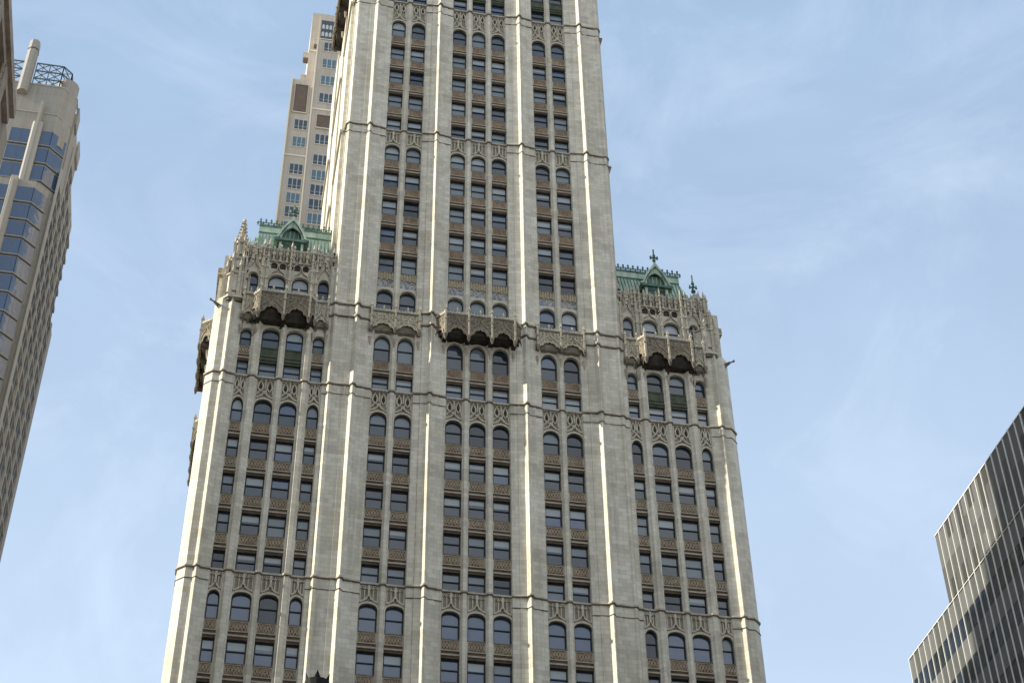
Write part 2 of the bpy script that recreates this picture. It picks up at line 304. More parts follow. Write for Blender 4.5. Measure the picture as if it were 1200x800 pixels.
# --- bays
TC=[(-9.52,-8.017),(-7.387,-5.877),(-2.874,-1.361),(-.746,.746),(1.361,2.874),(5.877,7.387),(8.017,9.52)]
WR=[(13.949,14.979),(15.844,17.365),(17.95,19.52),(20.428,21.429)]
WCs=[(-b_,-a_) for a_,b_ in WR[::-1]]+WR
OH=2.04
frames={}
def win_mesh(w, h, cz, zsp, kind):
    """frame mesh + pane outlines, local: x centre 0, z from the sill; arch if cz"""
    hw=w/2
    f=MB(); t=.105; y0,y1=.27,.42
    rail=min(1.12,h*.55) if not cz else .52*(cz)
    if cz:
        a=arch(-hw,hw,zsp,cz); i_=arch(-hw+t,hw-t,zsp,cz-t)
        f.strip(a,i_,y0,y1,FRM)
        ztop=zsp
    else:
        f.box(-hw,hw,y0,y1,h-t,h,FRM); ztop=h-t
    f.box(-hw,-hw+t,y0,y1,0,ztop,FRM); f.box(hw-t,hw,y0,y1,0,ztop,FRM)
    f.box(-hw+t,hw-t,y0-.03,y1,0,.09,FRM); f.box(-hw+t,hw-t,y0,y1-.02,rail-.045,rail+.045,FRM)
    # sloping stone sill in front of the frame
    return f,rail,t
cache={}
def me_of(key, fn):
    if key not in cache:
        b=fn(); me=bpy.data.meshes.new(key[0]); me.from_pydata(b.v,[],b.f)
        for m in b.ms: me.materials.append(m)
        me.polygons.foreach_set('material_index',b.m); me.update(); cache[key]=me
    return cache[key]
def inst(name, me, x, y, z, parent):
    px,py,pz=parent_world(parent); o=bpy.data.objects.new(name,me); C.objects.link(o); o.parent=parent
    o.location=(x-px,y-py,z+Z0-pz); return o
def pane_up(w,h,cz,zsp,rail,t,m,drop=None):
    b=MB(); hw=w/2-t
    if cz:
        a=arch(-hw,hw,zsp,cz-t); pts=[(-hw,rail),(hw,rail)]+a[::-1]
        b.slab(pts,.32,.345,m)
    else: 
        if drop:
            zd=h-t-(h-t-rail)*drop; b.slab([(-hw,rail),(hw,rail),(hw,zd),(-hw,zd)],.32,.345,m); b.slab([(-hw,zd),(hw,zd),(hw,h-t),(-hw,h-t)],.32,.345,BLW)
        else: b.slab([(-hw,rail),(hw,rail),(hw,h-t),(-hw,h-t)],.32,.345,m)
    return b
def pane_lo(w,rail,t,m):
    b=MB(); hw=w/2-t; b.slab([(-hw,.06),(hw,.06),(hw,rail),(-hw,rail)],.36,.385,m); return b
stuff_r=MB(); counts={'window':0,'arched_window':0}
def pick(zone):
    r=rnd.random()
    if zone=='low':   # sky reflection put into deep blue pane colour below the lowest course
        return (GB,GB) if r<.62 else ((BL,GB) if r<.8 else (GD,GD))
    if zone=='bright': return (BLW,BLW) if r<.45 else ((BL,BL) if r<.75 else (BLW,GB))
    if zone=='mid':
        return (GM,GM) if r<.25 else (BL,GM) if r<.5 else (BLW,GB) if r<.62 else (GD,GD) if r<.8 else (BL,BL) if r<.9 else (GB,GM)
    return (GM,GM) if r<.3 else (BL,BL) if r<.66 else (GD,GD) if r<.78 else (BLW,BL) if r<.88 else (GB,GM)
def window(x0,x1,s,h=None,cz=None,zsp=None,zone='mid'):
    w=round(x1-x0,3); h=h or OH; czr=round(cz-s,3) if cz else None; zr=round(zsp-s,3) if cz else None
    nm='arched_window' if cz else 'window'
    up,lo=pick(zone); xc=(x0+x1)/2
    f,rail,t=win_mesh(w,h,czr,zr,nm); drop=rnd.choice((0,0,.55,.7,.85)) if up in (GM,GB,GD) and not cz else 0
    if not cz and counts['window']>=100:
        for bb in (f,pane_up(w,h,czr,zr,rail,t,up,drop),pane_lo(w,rail,t,lo)):
            k=len(stuff_r.v); stuff_r.v+=[(x+xc,y,z+s) for x,y,z in bb.v]
            for ff,mi in zip(bb.f,bb.m): stuff_r.f.append([k+a for a in ff]); stuff_r.m.append(stuff_r.mi(bb.ms[mi]))
        return
    counts[nm]+=1
    o=inst(nm,me_of(('frame',w,h,czr,zr),lambda:f),xc,0,s,tower)
    inst('pane',me_of(('pane',w,h,czr,zr,up.name,drop),lambda:pane_up(w,h,czr,zr,rail,t,up,drop)),xc,0,s,o)
    inst('pane',me_of(('panelo',w,rail,lo.name),lambda:pane_lo(w,rail,t,lo)),xc,0,s,o)
sp_items=[]
def spandrel(x0,x1,s,green=False,upper=False):
    w=x1-x0; pm=GRN if green else (SPU if upper else SPL); fm=GRN if green else SPF; bm=GRN if green else SPB
    def mk():
        b=MB(); h=w/2; 
        b.box(-h,h,.03,.60,-1.10,-.0,pm)
        b.box(-h,h,-.05,.03,-.13,-.05,SOIL_SHADE if not green else GRN)            # sill lip
        b.box(-h,-h+.10,-.01,.03,-1.10,-.13,fm); b.box(h-.10,h,-.01,.03,-1.10,-.13,fm)
        b.box(-h+.1,h-.1,-.01,.03,-.22,-.13,fm); b.box(-h+.1,h-.1,-.01,.03,-1.10,-1.0,fm)
        if not upper and not green:                                           # raised lozenges and bosses
            n=5 if w>1.2 else 3; cw=(w-.24)/n
            for i in range(n):
                c=-h+.12+cw*(i+.5); r=cw*.42
                b.rib([(c-r,-.61),(c,-.3),(c+r,-.61),(c,-.92),(c-r,-.61)],.07,-.03,.03,fm)
        if upper:
            n=5 if w>1.2 else 4; cw=(w-.24)/n
            for i in range(n): b.box(-h+.12+cw*(i+.3),-h+.12+cw*(i+.7),.012,.03,-.98,-.24,pm)
        b.box(-h,h,.06,.60,-1.38,-1.10,bm)
        b.box(-h,h,-.07,.60,-1.53,-1.38,SPF if not green else GRN)
        b.box(-h,h,.03,.60,-1.76,-1.53,bm)
        return b
    o=(('spandrel',round(w,3),green,upper),mk,(x0+x1)/2,s); sp_items.append(o)
TALL,SHORT=1,0
def tracery(x0,x1,cz,zsp,ztop,tall,xin=True):
    w=x1-x0; c=(x0+x1)/2; hw=w/2; b=MB(); H=ztop-cz
    a=arch(x0,x1,zsp,cz); top=[(x,ztop) for x,_ in a]
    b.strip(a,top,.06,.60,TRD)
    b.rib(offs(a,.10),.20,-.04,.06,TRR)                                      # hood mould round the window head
    og=[(x0+.02,cz+.10),(c-hw*.62,cz+.22),(c-hw*.25,cz+.42),(c,cz+.42+H*.28),(c+hw*.25,cz+.42),(c+hw*.62,cz+.22),(x1-.02,cz+.10)]
    b.rib(og,.13,-.10,.06,TRR)
    b.box(x0,x1,-.06,.06,ztop-.22,ztop,TRC)
    if tall:
        for s in (-1,1):
            q=c+s*hw*.5; r=hw*.27; zt=ztop-.3; zm=zt-.75
            b.rib([(q-r,zm-.1),(q-r,zm+.25),(q,zt),(q+r,zm+.25),(q+r,zm-.1),(q,zm-.45),(q-r,zm-.1)],.12,-.08,.06,TRR)
            b.slab([(q-r*.6,zm),(q,zm-.3),(q+r*.6,zm),(q+r*.6,zm+.22),(q,zm+.5),(q-r*.6,zm+.22)],.055,.07,VLT)
            b.rib([(q-r,zm-.1),(c+s*hw*.12,cz+.75)],.09,-.06,.06,TRR); b.rib([(q+r,zm-.1),(c+s*hw*.9,cz+.5)],.09,-.06,.06,TRR)
        b.rib([(c,ztop-.2),(c,cz+.5)],.10,-.10,.06,TRR)
        for s in (-1,1): b.rib([(c+s*hw*.96,ztop-.2),(c+s*hw*.96,cz-.3)],.09,-.05,.06,TRR)
        for k in range(5): xx=x0+w*(k+.5)/5; b.box(xx-.06,xx+.06,-.14,-.06,ztop-.12,ztop+.16,TRR)
    else:
        for s in (-1,-.5,.5,1): b.rib([(c+s*hw*.92,ztop-.2),(c+s*hw*.92,cz+.2)],.09,-.07,.06,TRR)
        b.rib([(c,ztop-.15),(c,cz+.6)],.18,-.14,.06,TRR)
        b.rib([(c-.16,ztop-.5),(c,ztop-.22),(c+.16,ztop-.5)],.08,-.12,.06,TRR)
        for s in (-1,1): b.rib([(c+s*hw*.46,ztop-.55),(c+s*hw*.23,ztop-.25),(c,ztop-.55)],.07,-.07,.06,TRR)
        for s in (-1,1): b.rib([(c+s*hw*.92,ztop-.55),(c+s*hw*.69,ztop-.25),(c+s*hw*.46,ztop-.55)],.07,-.07,.06,TRR)
    b.build('tracery_panel',tower)
def plainhead(x0,x1,cz,zsp,ztop,m=None,hood=True,name='window_head'):
    b=MB(); a=arch(x0,x1,zsp,cz); b.strip(a,[(x,ztop) for x,_ in a],.04,.60,m or ST)
    if hood: b.rib(offs(a,.10),.18,-.06,.04,TRR)
    b.build(name,tower)

G=[(59.55,53.89,56.5,55.6,TALL),(38.75,34.51,36.72,35.98,SHORT),(4.85,0.,2.52,1.68,TALL),(-15.05,-19.37,-16.86,-17.43,SHORT)]
rows=[]   # (kind, columns, data) sorted low to high so that the nearest windows are the individual ones
for cols,isw in ((TC,0),(WCs,1)):
    for x0,x1 in cols:
        nar = (x1-x0)<1.2
        for (zs,sa,cz,sp,tall) in (G if not isw else G[2:]):
            zz = sp-.22 if nar else sp
            rows.append((sa,'A',x0,x1,dict(cz=cz,zsp=zz,zone='low' if sa<-10 else 'mid' if sa<20 else 'up')))
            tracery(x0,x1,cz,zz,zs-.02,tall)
            spandrel(x0,x1,sa,upper=sa>20)
            n=4 if sa>-15 else 2
            for k in range(1,n+1):
                s=sa-3.8*k; last=(k==4)
                if last: s={53.89:38.85,34.51:19.31,0.:-14.95}[sa]
                rows.append((s,'R',x0,x1,dict(h=(sa-3.8*3-1.76)-s if last else OH,zone='low' if s<-16 else 'mid' if s<10 else 'up')))
                if not last: spandrel(x0,x1,s,upper=sa>20)
        # storeys around the balcony
        rows.append((4.95,'R',x0,x1,dict(h=1.8,zone='bright')))
        if not isw:
            spandrel(x0,x1,8.37,upper=True)
            b=MB(); b.box(x0,x1,.03,.6,6.55,6.64,SPB); 
            rows.append((8.37,'A',x0,x1,dict(cz=11.34,zsp=10.1,zone='mid'))); plainhead(x0,x1,11.34,10.1,14.0)
            rows.append((14.0,'A',x0,x1,dict(cz=17.0,zsp=16.2,zone='mid'))); plainhead(x0,x1,17.0,16.2,17.35)
            b=MB(); b.box(x0,x1,.05,.6,17.352,18.35,BLU); b.box(x0,x1,.02,.6,18.352,19.26,SPF)
            for k in range(6):
                xx=x0+(x1-x0)*(k+.5)/6; b.box(xx-.07,xx+.07,-.06,.02,18.3-.12*(k%2),19.1,GLD)
            for k in (0,1):
                q=x0+(x1-x0)*(.25+.5*k); b.rib([(q-.3,17.5),(q-.28,17.9),(q,18.15),(q+.28,17.9),(q+.3,17.5)],.08,-.01,.05,STR)
            b.box(x0,x1,-.06,.02,19.1,19.24,SOIL_SHADE); b.build('glazed_frieze',tower)
            rows.append((59.75,'R',x0,x1,dict(h=2.0,zone='up'))); spandrel(x0,x1,63.5,green=True)
            rows.append((63.5,'R',x0,x1,dict(h=2.1,zone='up')))
            b=MB(); b.box(x0,x1,.05,.6,65.6,80,ST); b.build('wall_panel',tower)
        else:
            spandrel(x0,x1,8.40,green=not nar)
            c1,s1=(10.30,9.7) if nar else (10.64,9.95)
            rows.append((8.40,'A',x0,x1,dict(cz=c1,zsp=s1,zone='mid'))); plainhead(x0,x1,c1,s1,14.6)
            c2,s2=(17.2,16.3) if nar else (17.15,16.3)
            rows.append((14.6,'A',x0,x1,dict(cz=c2,zsp=s2,zone='bright' if not nar else 'mid'))); plainhead(x0,x1,c2,s2,18.9)
        b=MB(); b.box(x0,x1,.25,.6,-Z0,-28.8,ST); b.build('wall_panel',tower)
rows.sort(key=lambda r:r[0])
for s,k,x0,x1,d in rows: window(x0,x1,s,**d)
stuff_r.build('window',tower,kind='stuff')
sp_items.sort(key=lambda r:r[3])
rest=MB()
for i,(key,mk,xc,s) in enumerate(sp_items):
    if i<100: inst('spandrel',me_of(key,mk),xc,0,s,tower)
    else:
        bb=mk(); k=len(rest.v); rest.v+=[(x+xc,y,z+s) for x,y,z in bb.v]
        for ff,mi in zip(bb.f,bb.m): rest.f.append([k+a for a in ff]); rest.m.append(rest.mi(bb.ms[mi]))
rest.build('spandrel',tower,kind='stuff')

# --- projecting Gothic balconies
def facet(b, p, q, pts_fn):
    """run pts_fn(sub, length) in a facet's own frame (s along, y out negative) and place it from p to q in plan"""
    sub=MB(); l=math.hypot(q[0]-p[0],q[1]-p[1]); pts_fn(sub,l); ux,uy=(q[0]-p[0])/l,(q[1]-p[1])/l; nx,ny=-uy,ux
    k=len(b.v); b.v+=[(p[0]+ux*x+nx*y,p[1]+uy*x+ny*y,z) for x,y,z in sub.v]
    for f,m in zip(sub.f,sub.m): b.f.append([k+a for a in f]); b.m.append(b.mi(sub.ms[m]))
def balcony(cx,fw,cant,d,n,zt,zb,place=None,name='balcony',label=None,pm=BAL,hm=1.35,fin=1.0,zw=None):
    b=MB(); y0=-.12; deep=d>.8; vm=VLT if deep else BALR; rm=BALR if deep else TRR; zw=zb+.5 if zw is None else zw
    P=[(-fw-cant,y0),(-fw,-d),(fw,-d),(fw+cant,y0)]
    def panel(nb):
        def fn(s,l):
            w=l/nb
            for i in range(nb):
                x0,x1=i*w,(i+1)*w; c=(x0+x1)/2; hw=w/2
                prof=[(-1,0),(-.92,.28),(-.72,.5),(-.62,.46),(-.5,.74),(-.28,.9),(-.18,.86),(0,1),(.18,.86),(.28,.9),(.5,.74),(.62,.46),(.72,.5),(.92,.28),(1,0)]
                low=[(c+a*hw,zb+h*hm) for a,h in prof]; s.strip(low,[(x,zt) for x,_ in low],.0,.16,pm)
                s.rib(low,.12,-.05,.0,rm)
                og=[(x0,zb+hm*.75),(c-hw*.55,zb+hm+.28),(c-hw*.2,zb+hm+.55),(c,zt-.45),(c+hw*.2,zb+hm+.55),(c+hw*.55,zb+hm+.28),(x1,zb+hm*.75)]
                s.rib(og,.10,-.06,.0,rm)
                for a in (-.75,-.45,.45,.75): s.rib([(c+a*hw,zt-.25),(c+a*hw,zb+hm+.45)],.06,-.035,.0,rm)
                for a in (-1,1):
                    q=c+a*hw*.6; s.rib([(q-.18,zt-.75),(q,zt-.45),(q+.18,zt-.75),(q,zt-1.05),(q-.18,zt-.75)],.06,-.05,.0,rm)
            s.box(0,l,-.10,.2,zt-.14,zt+.06,BALL); s.box(0,l,-.05,.0,zt-.30,zt-.14,SOIL_SHADE)
            k=int(l/.28)
            for j in range(k): x=(j+.5)*l/k; s.box(x-.06,x+.06,-.05,.07,zt+.06,zt+.22,BALL)
        return fn
    facet(b,P[0],P[1],panel(1)); facet(b,P[1],P[2],panel(n)); facet(b,P[2],P[3],panel(1))
    # deck and near-black vault behind the scalloped fringe
    dk=[(-fw-cant+.2,y0+.05),(-fw+.05,-d+.17),(fw-.05,-d+.17),(fw+cant-.2,y0+.05),(fw+cant-.2,.0),(-fw-cant+.2,.0)]
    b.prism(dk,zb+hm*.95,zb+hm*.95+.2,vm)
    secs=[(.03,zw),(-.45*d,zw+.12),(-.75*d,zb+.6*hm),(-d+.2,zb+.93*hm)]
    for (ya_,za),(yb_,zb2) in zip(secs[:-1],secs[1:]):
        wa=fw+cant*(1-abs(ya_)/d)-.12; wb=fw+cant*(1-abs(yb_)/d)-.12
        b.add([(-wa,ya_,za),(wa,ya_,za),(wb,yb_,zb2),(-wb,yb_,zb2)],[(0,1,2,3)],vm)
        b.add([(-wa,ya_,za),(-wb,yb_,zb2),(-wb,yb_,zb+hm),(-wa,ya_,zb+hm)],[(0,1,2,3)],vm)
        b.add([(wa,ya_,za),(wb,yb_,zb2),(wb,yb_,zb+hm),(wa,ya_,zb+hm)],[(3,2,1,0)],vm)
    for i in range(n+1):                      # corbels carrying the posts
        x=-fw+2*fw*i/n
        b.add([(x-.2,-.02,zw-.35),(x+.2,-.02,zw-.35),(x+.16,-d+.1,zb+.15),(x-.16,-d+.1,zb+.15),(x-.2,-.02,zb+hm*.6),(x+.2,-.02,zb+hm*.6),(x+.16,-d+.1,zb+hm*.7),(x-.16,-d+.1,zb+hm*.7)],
              [(0,3,2,1),(4,5,6,7),(0,1,5,4),(1,2,6,5),(2,3,7,6),(3,0,4,7)],VLT if deep else SOIL_SHADE)
        b.cone(x,-.26,zw-1.25,zw-.75,.13,.2,SPF,6); b.cone(x,-.24,zw-1.75,zw-1.25,.05,.13,SPF,6)
    place = place or (lambda x,y:(cx+x,y))
    def put(m): m.v=[(*place(x,y),z) for x,y,z in m.v]; return m
    o=put(b).build(name,tower)
    if label: o['label']=label
    posts=[(-fw+2*fw*i/n,-d-.06) for i in range(n+1)]
    for x,y in posts:
        m=MB(); m.box(x-.15,x+.15,y-.12,y+.2,zb+.1,zb+.4,BAL); m.box(x-.085,x+.085,y-.09,y+.16,zb+.4,zt+fin*.45,BALL)
        m.taper([(x-.15,y-.13),(x+.15,y-.13),(x+.15,y+.17),(x-.15,y+.17)],zb+.1,zb-.3,(x,y),.35,SOIL_SHADE)
        m.taper([(x-.13,y-.13),(x+.13,y-.13),(x+.13,y+.19),(x-.13,y+.19)],zt+fin*.4,zt+fin,(x,y+.03),.15,BALL)
        m.box(x-.14,x+.14,y-.14,y+.2,zt-.9,zt-.78,BALL); put(m).build('finial',o)
    for i in range(n):
        x=-fw+2*fw*(i+.5)/n; m=MB(); y=-d+.05
        m.box(x-.07,x+.07,y-.08,y+.08,zt+.05,zt+.4,BALL); m.taper([(x-.1,y-.1),(x+.1,y-.1),(x+.1,y+.1),(x-.1,y+.1)],zt+.35,zt+.75,(x,y),.2,BALL); put(m).build('finial',o)
    return o
balcony(.03,3.22,.95,1.25,3,14.0,11.0,label='central balcony with three scalloped arches over a dark vault')
for s in (-1,1):
    balcony(s*17.85,2.25,.85,1.25,2,14.0,10.95,zw=11.0)
    balcony(s*7.72,2.2,.12,.62,2,13.85,11.45,name='canopy',pm=TRC,hm=.95,zw=11.55)
    for xc in (14.46,20.95): balcony(s*xc,.56,.08,.5,1,14.1,11.3,name='canopy',pm=TRC,hm=.7,fin=.9,zw=11.2)

# --- top of the shoulders: blind arcade, parapet, turret, copper roof
for s in (-1,1):
    X=lambda x: s*x
    b=MB()
    def sx(a,c_): return (min(s*a,s*c_),max(s*a,s*c_))
    for x0,x1 in ((15.844,17.365),(17.95,19.52)):                  # little dark arches above the wide windows
        for k in (0,1):
            q0=x0+(x1-x0)*(.08+.5*k); q1=q0+(x1-x0)*.36; a_,c_=sx(q0,q1)
            pts=[(a_,17.95),(c_,17.95)]+arch(a_,c_,18.35,18.62)[::-1]
            b.slab(pts,.025,.05,VLT); b.rib(offs(arch(a_,c_,18.35,18.62),.06),.12,-.08,.04,TRR)
    a_,c_=sx(15.5,19.9); b.box(a_,c_,-.14,.04,18.72,18.9,STR); b.build('blind_arcade',tower)
    b=MB(); a_,c_=sx(13.52,21.9); b.box(a_,c_,.03,.62,18.9,20.15,TRC); b.box(a_,c_,-.03,.03,19.9,20.1,STR); b.box(a_,c_,-.05,.03,18.9,19.02,STR)
    x=13.7; k=0
    while x<21.8:
        main=k%2==0; w=.09 if main else .055; top=(20.25 if k%4 else 20.55) if main else 20.05
        if abs(x-17.66)<.2: top=20.9
        b.box(s*x-w,s*x+w,-.30 if main else -.12,.03,18.75 if main else 19.1,top,BALL)
        b.taper([(s*x-w-.03,-.32 if main else -.14),(s*x+w+.03,-.32 if main else -.14),(s*x+w+.03,.05),(s*x-w-.03,.05)],top,top+(.42 if main else .22),(s*x,-.1),.15,BALL)
        if main: b.box(s*x-.15,s*x+.15,-.36,.0,19.35,19.75,TRC); b.box(s*x-.14,s*x+.14,-.34,.0,20.0,20.12,TRR); b.box(s*x-.12,s*x+.12,-.32,.0,18.6,18.78,TRR)
        nx=x+.31
        b.rib([(s*x,19.3),(s*(x+.155),19.62),(s*nx,19.3)] if s>0 else [(s*nx,19.3),(s*(x+.155),19.62),(s*x,19.3)],.07,-.08,.03,TRR)
        b.rib([(s*x,20.35),(s*(x+.155),20.15),(s*nx,20.35)] if s>0 else [(s*nx,20.35),(s*(x+.155),20.15),(s*x,20.35)],.07,-.05,.03,TRR)
        x+=.31; k+=1
    a_,c_=sx(13.52,21.9); b.box(a_,c_,-.06,.05,20.38,20.5,TRR); b.build('parapet',tower)
    for xc in (14.46,20.95):                                       # crocketed gables over the narrow windows
        b=MB(); q=s*xc
        b.rib([(q-.62,17.2),(q-.5,17.75),(q-.18,18.3),(q,19.2),(q+.18,18.3),(q+.5,17.75),(q+.62,17.2)],.16,-.20,.04,TRR)
        b.rib([(q-.3,18.2),(q-.3,20.2)],.12,-.25,.03,TRC); b.rib([(q+.3,18.2),(q+.3,20.2)],.12,-.25,.03,TRC)
        for j in range(7): 
            t=j/6; b.box(q-.55+.5*t-.07,q-.55+.5*t+.07,-.28,-.1,17.6+1.5*t,17.75+1.5*t,TRR); b.box(q+.55-.5*t-.07,q+.55-.5*t+.07,-.28,-.1,17.6+1.5*t,17.75+1.5*t,TRR)
        b.cone(q,-.15,19.1,20.0,.2,.12,TRR); b.box(q-.28,q+.28,-.3,.0,19.95,20.1,TRR); b.cone(q,-.15,20.1,21.1,.16,.03,BALL)
        for xx in (-.72,.72): b.box(q+xx-.09,q+xx+.09,-.3,.02,14.2,20.6,STR); b.cone(q+xx,-.15,20.6,21.3,.14,.03,BALL,6)
        b.build('gable',tower)
    b=MB()                                                         # shafts with pinnacles between the top windows
    for xc,w in ((15.41,.42),(17.66,.0),(19.97,.42)):
        for dx in ((-w/2,w/2) if w else (0,)):
            q=s*xc+dx; b.box(q-.075,q+.075,-.50,-.28,14.9,20.5,BALL); b.cone(q,-.40,20.5,21.25,.13,.02,BALL,6)
            for z in (16.2,17.6,18.9,19.9): b.box(q-.13,q+.13,-.56,-.28,z,z+.13,TRR)
        b.rib([(s*xc-.25,18.0),(s*xc,18.5),(s*xc+.25,18.0)],.08,-.45,-.3,TRR)
    for xc in (16.6,18.73):
        q=s*xc; b.rib([(q-.82,16.6),(q-.6,17.25),(q-.2,17.6),(q,18.1),(q+.2,17.6),(q+.6,17.25),(q+.82,16.6)],.09,-.16,.03,TRR); b.cone(q,-.1,18.1,18.5,.12,.05,TRR,6)
    b.build('shaft',tower)
    # octagonal corner turret in stages
    b=MB(); cx,cy=s*(22.35 if s<0 else 22.1),.75
    def octa(cx,cy,r): return [(cx+r*math.cos(math.pi/8+i*math.pi/4),cy+r*math.sin(math.pi/8+i*math.pi/4)) for i in range(8)]
    b.prism(octa(cx,cy,1.55),13.3,13.55,STR); b.prism(octa(cx,cy,1.42),13.05,13.3,SOIL_SHADE)
    for r,z0,z1 in ((1.18,13.55,16.6),(.95,16.6,18.6),(.62,18.6,21.0)):
        b.prism(octa(cx,cy,r-.08),z0,z1,ST)
        for px_,py_ in octa(cx,cy,r):
            b.box(px_-.10,px_+.10,py_-.10,py_+.10,z0,z1+.15,BALL); b.cone(px_,py_,z1+.15,z1+.95,.14,.02,BALL,6)
            b.box(px_-.15,px_+.15,py_-.15,py_+.15,z1-.1,z1+.05,TRR)
        b.prism(octa(cx,cy,r+.08),z1-.12,z1,TRR); b.prism(octa(cx,cy,r+.03),z0+.7,z0+.8,SOIL_SHADE)
    if s<0:
        b.prism(octa(cx,cy,.66),21.0,21.2,TRR); b.cone(cx,cy,21.2,24.4,.5,.05,TRC)
        for j in range(6):
            z=21.5+j*.45; r=.5-.45*(z-21.2)/3.2+.06
            for px_,py_ in octa(cx,cy,r)[::2]: b.box(px_-.07,px_+.07,py_-.07,py_+.07,z,z+.16,TRR)
        b.cone(cx,cy,24.1,24.35,.17,.17,TRR)
    else:
        b.prism(octa(cx-.35,cy,.55),21.0,21.45,STR); b.taper(octa(cx-.35,cy,.55),21.45,21.8,(cx-.35,cy),.6,STR); b.taper(octa(cx-.35,cy,.33),21.8,21.95,(cx-.35,cy),.4,STR)
    for dx,dy,z0,z1 in ((1.25,.4,13.4,15.9),(1.0,-.5,13.4,17.6),(-.2,-1.1,13.4,17.4),(.55,-.95,13.4,18.4)):   # attached shafts
        b.box(cx+s*dx-.13,cx+s*dx+.13,cy+dy-.13,cy+dy+.13,z0,z1,BALL); b.cone(cx+s*dx,cy+dy,z1,z1+.9,.18,.03,BALL,6)
    b.build('turret',tower)
    b=MB()                                                         # gargoyle leaning out from the corner
    b.bar((s*23.4,.1,12.6),(s*24.1,-.25,12.8),.09,SOIL_SHADE); b.bar((s*24.1,-.25,12.8),(s*24.4,-.4,12.88),.05,SOIL_SHADE); b.box(s*24.42-.075,s*24.42+.075,-.5,-.34,12.8,12.98,SOIL_SHADE)
    b.bar((s*23.5,.05,12.2),(s*24.1,-.25,12.75),.05,SOIL_SHADE); b.build('gargoyle',tower)
    # copper mansard with seams, cresting and a gabled dormer
    rf=MB(); e,yr,ze,zr=.9,3.2,19.4,25.9
    hip=s*22.3; rid=s*20.72; inn=s*13.55
    pts=[(inn,e,ze),(hip,e,ze),(rid,yr,zr),(inn,yr,zr),(inn,14,ze),(hip,14,ze),(rid,11,zr),(inn,11,zr)]
    rf.add(pts,[(0,1,2,3),(1,5,6,2),(3,2,6,7),(5,4,7,6),(4,0,3,7),(0,4,5,1)],COP)
    nse=26
    for i in range(nse+1):
        t=i/nse; xb=inn+(s*22.2-inn)*t; zt_=zr if abs(xb)<20.7 else ze+(zr-ze)*max(0,(22.3-abs(xb)))/1.58
        yt=e+(yr-e)*(zt_-ze)/(zr-ze)
        rf.bar((xb,e-.03,ze+.05),(xb,yt-.03,zt_),.035,COD)
    for i in range(12):
        y=e+.3+i*1.0; f=min(1,(y-e)/2.3); zt_=ze+(zr-ze)*f; rf.bar((hip-s*.02+s*.03,y,ze),(hip+(rid-hip)*f+s*.03,y,zt_),.035,COD)
    roof=rf.build('roof',tower)
    m=MB(); a_,c_=sx(13.56,20.95); m.box(a_,c_,yr-.35,yr-.05,25.15,25.9,COP); m.box(a_,c_,yr-.42,yr-.05,25.9,26.05,COD); m.box(a_,c_,yr-.40,yr-.05,25.05,25.15,COD)
    xs=s*20.95; m.box(min(xs,xs-s*.3),max(xs,xs-s*.3),yr-.05,11.3,25.15,26.05,COP); m.build('ridge_band',roof)
    m=MB()
    def cr(x,y,big):
        h=.95 if big else .6
        m.box(x-.035,x+.035,y-.035,y+.035,26.05,26.05+h,COD)
        if big: m.box(x-.15,x+.15,y-.035,y+.035,26.5,26.6,COD); m.box(x-.035,x+.035,y-.15,y+.15,26.5,26.6,COD); m.box(x-.09,x+.09,y-.06,y+.06,26.78,26.92,COD)
        else: m.box(x-.10,x+.10,y-.05,y+.05,26.3,26.5,COD)
    for i in range(15): cr(s*(13.75+i*.51),yr-.25,True); cr(s*(14.0+i*.51),yr-.25,False)
    for i in range(8): cr(s*20.85,yr+.3+i*1.0,True)
    a_,c_=sx(13.56,21.0); m.box(a_,c_,yr-.28,yr-.22,26.18,26.26,COD); m.box(s*20.85-.03,s*20.85+.03,yr,11,26.18,26.26,COD); m.build('cresting',roof)
    m=MB(); x0,x1=s*17.8-1.15,s*17.8+1.15; c=s*17.8
    m.box(x0,x0+.25,.55,3.0,20.6,22.7,COP); m.box(x1-.25,x1,.55,3.0,20.6,22.7,COP)
    ar=arch(x0+.25,x1-.25,22.7,24.0,pt=.25); m.slab([(x0,22.7)]+ar+[(x1,22.7),(c+.35,24.3),(c,24.9),(c-.35,24.3)],.55,.75,COP)
    m.slab([(x0-.5,22.3),(x0-.1,22.45),(c-.95,23.3),(c-.55,24.1),(c,24.75),(c+.55,24.1),(c+.95,23.3),(x1+.1,22.45),(x1+.5,22.3),(x1+.12,22.75),(c+1.05,23.6),(c+.45,24.55),(c,25.35),(c-.45,24.55),(c-1.05,23.6),(x0-.12,22.75)],.35,3.0,COP)
    m.box(x0+.3,x1-.3,.95,1.05,20.6,23.9,COD); m.box(x0-.3,x1+.3,.3,.6,22.0,22.28,COD); m.box(x0-.1,x1+.1,.4,.6,20.55,20.7,COD)
    for k in range(4): xx=x0+.55+k*.4; m.box(xx-.03,xx+.03,.9,.95,22.5,23.8,COP)
    m.build('dormer',roof)
    m=MB(); m.box(c-.06,c+.06,.5,.62,25.2,27.2 if s>0 else 26.9,COD); m.box(c-.36,c+.36,.5,.62,26.0,26.14,COD); m.box(c-.06,c+.06,.2,.92,26.0,26.14,COD)
    for dx in (-.34,.34): m.cone(c+dx,.56,25.9,26.24,.10,.10,COD,6)
    m.cone(c,.56,25.6,25.75,.17,.17,COD,8); m.cone(c,.56,26.35,26.6,.13,.08,COD,8); m.build('finial',roof)
    if s<0: continue
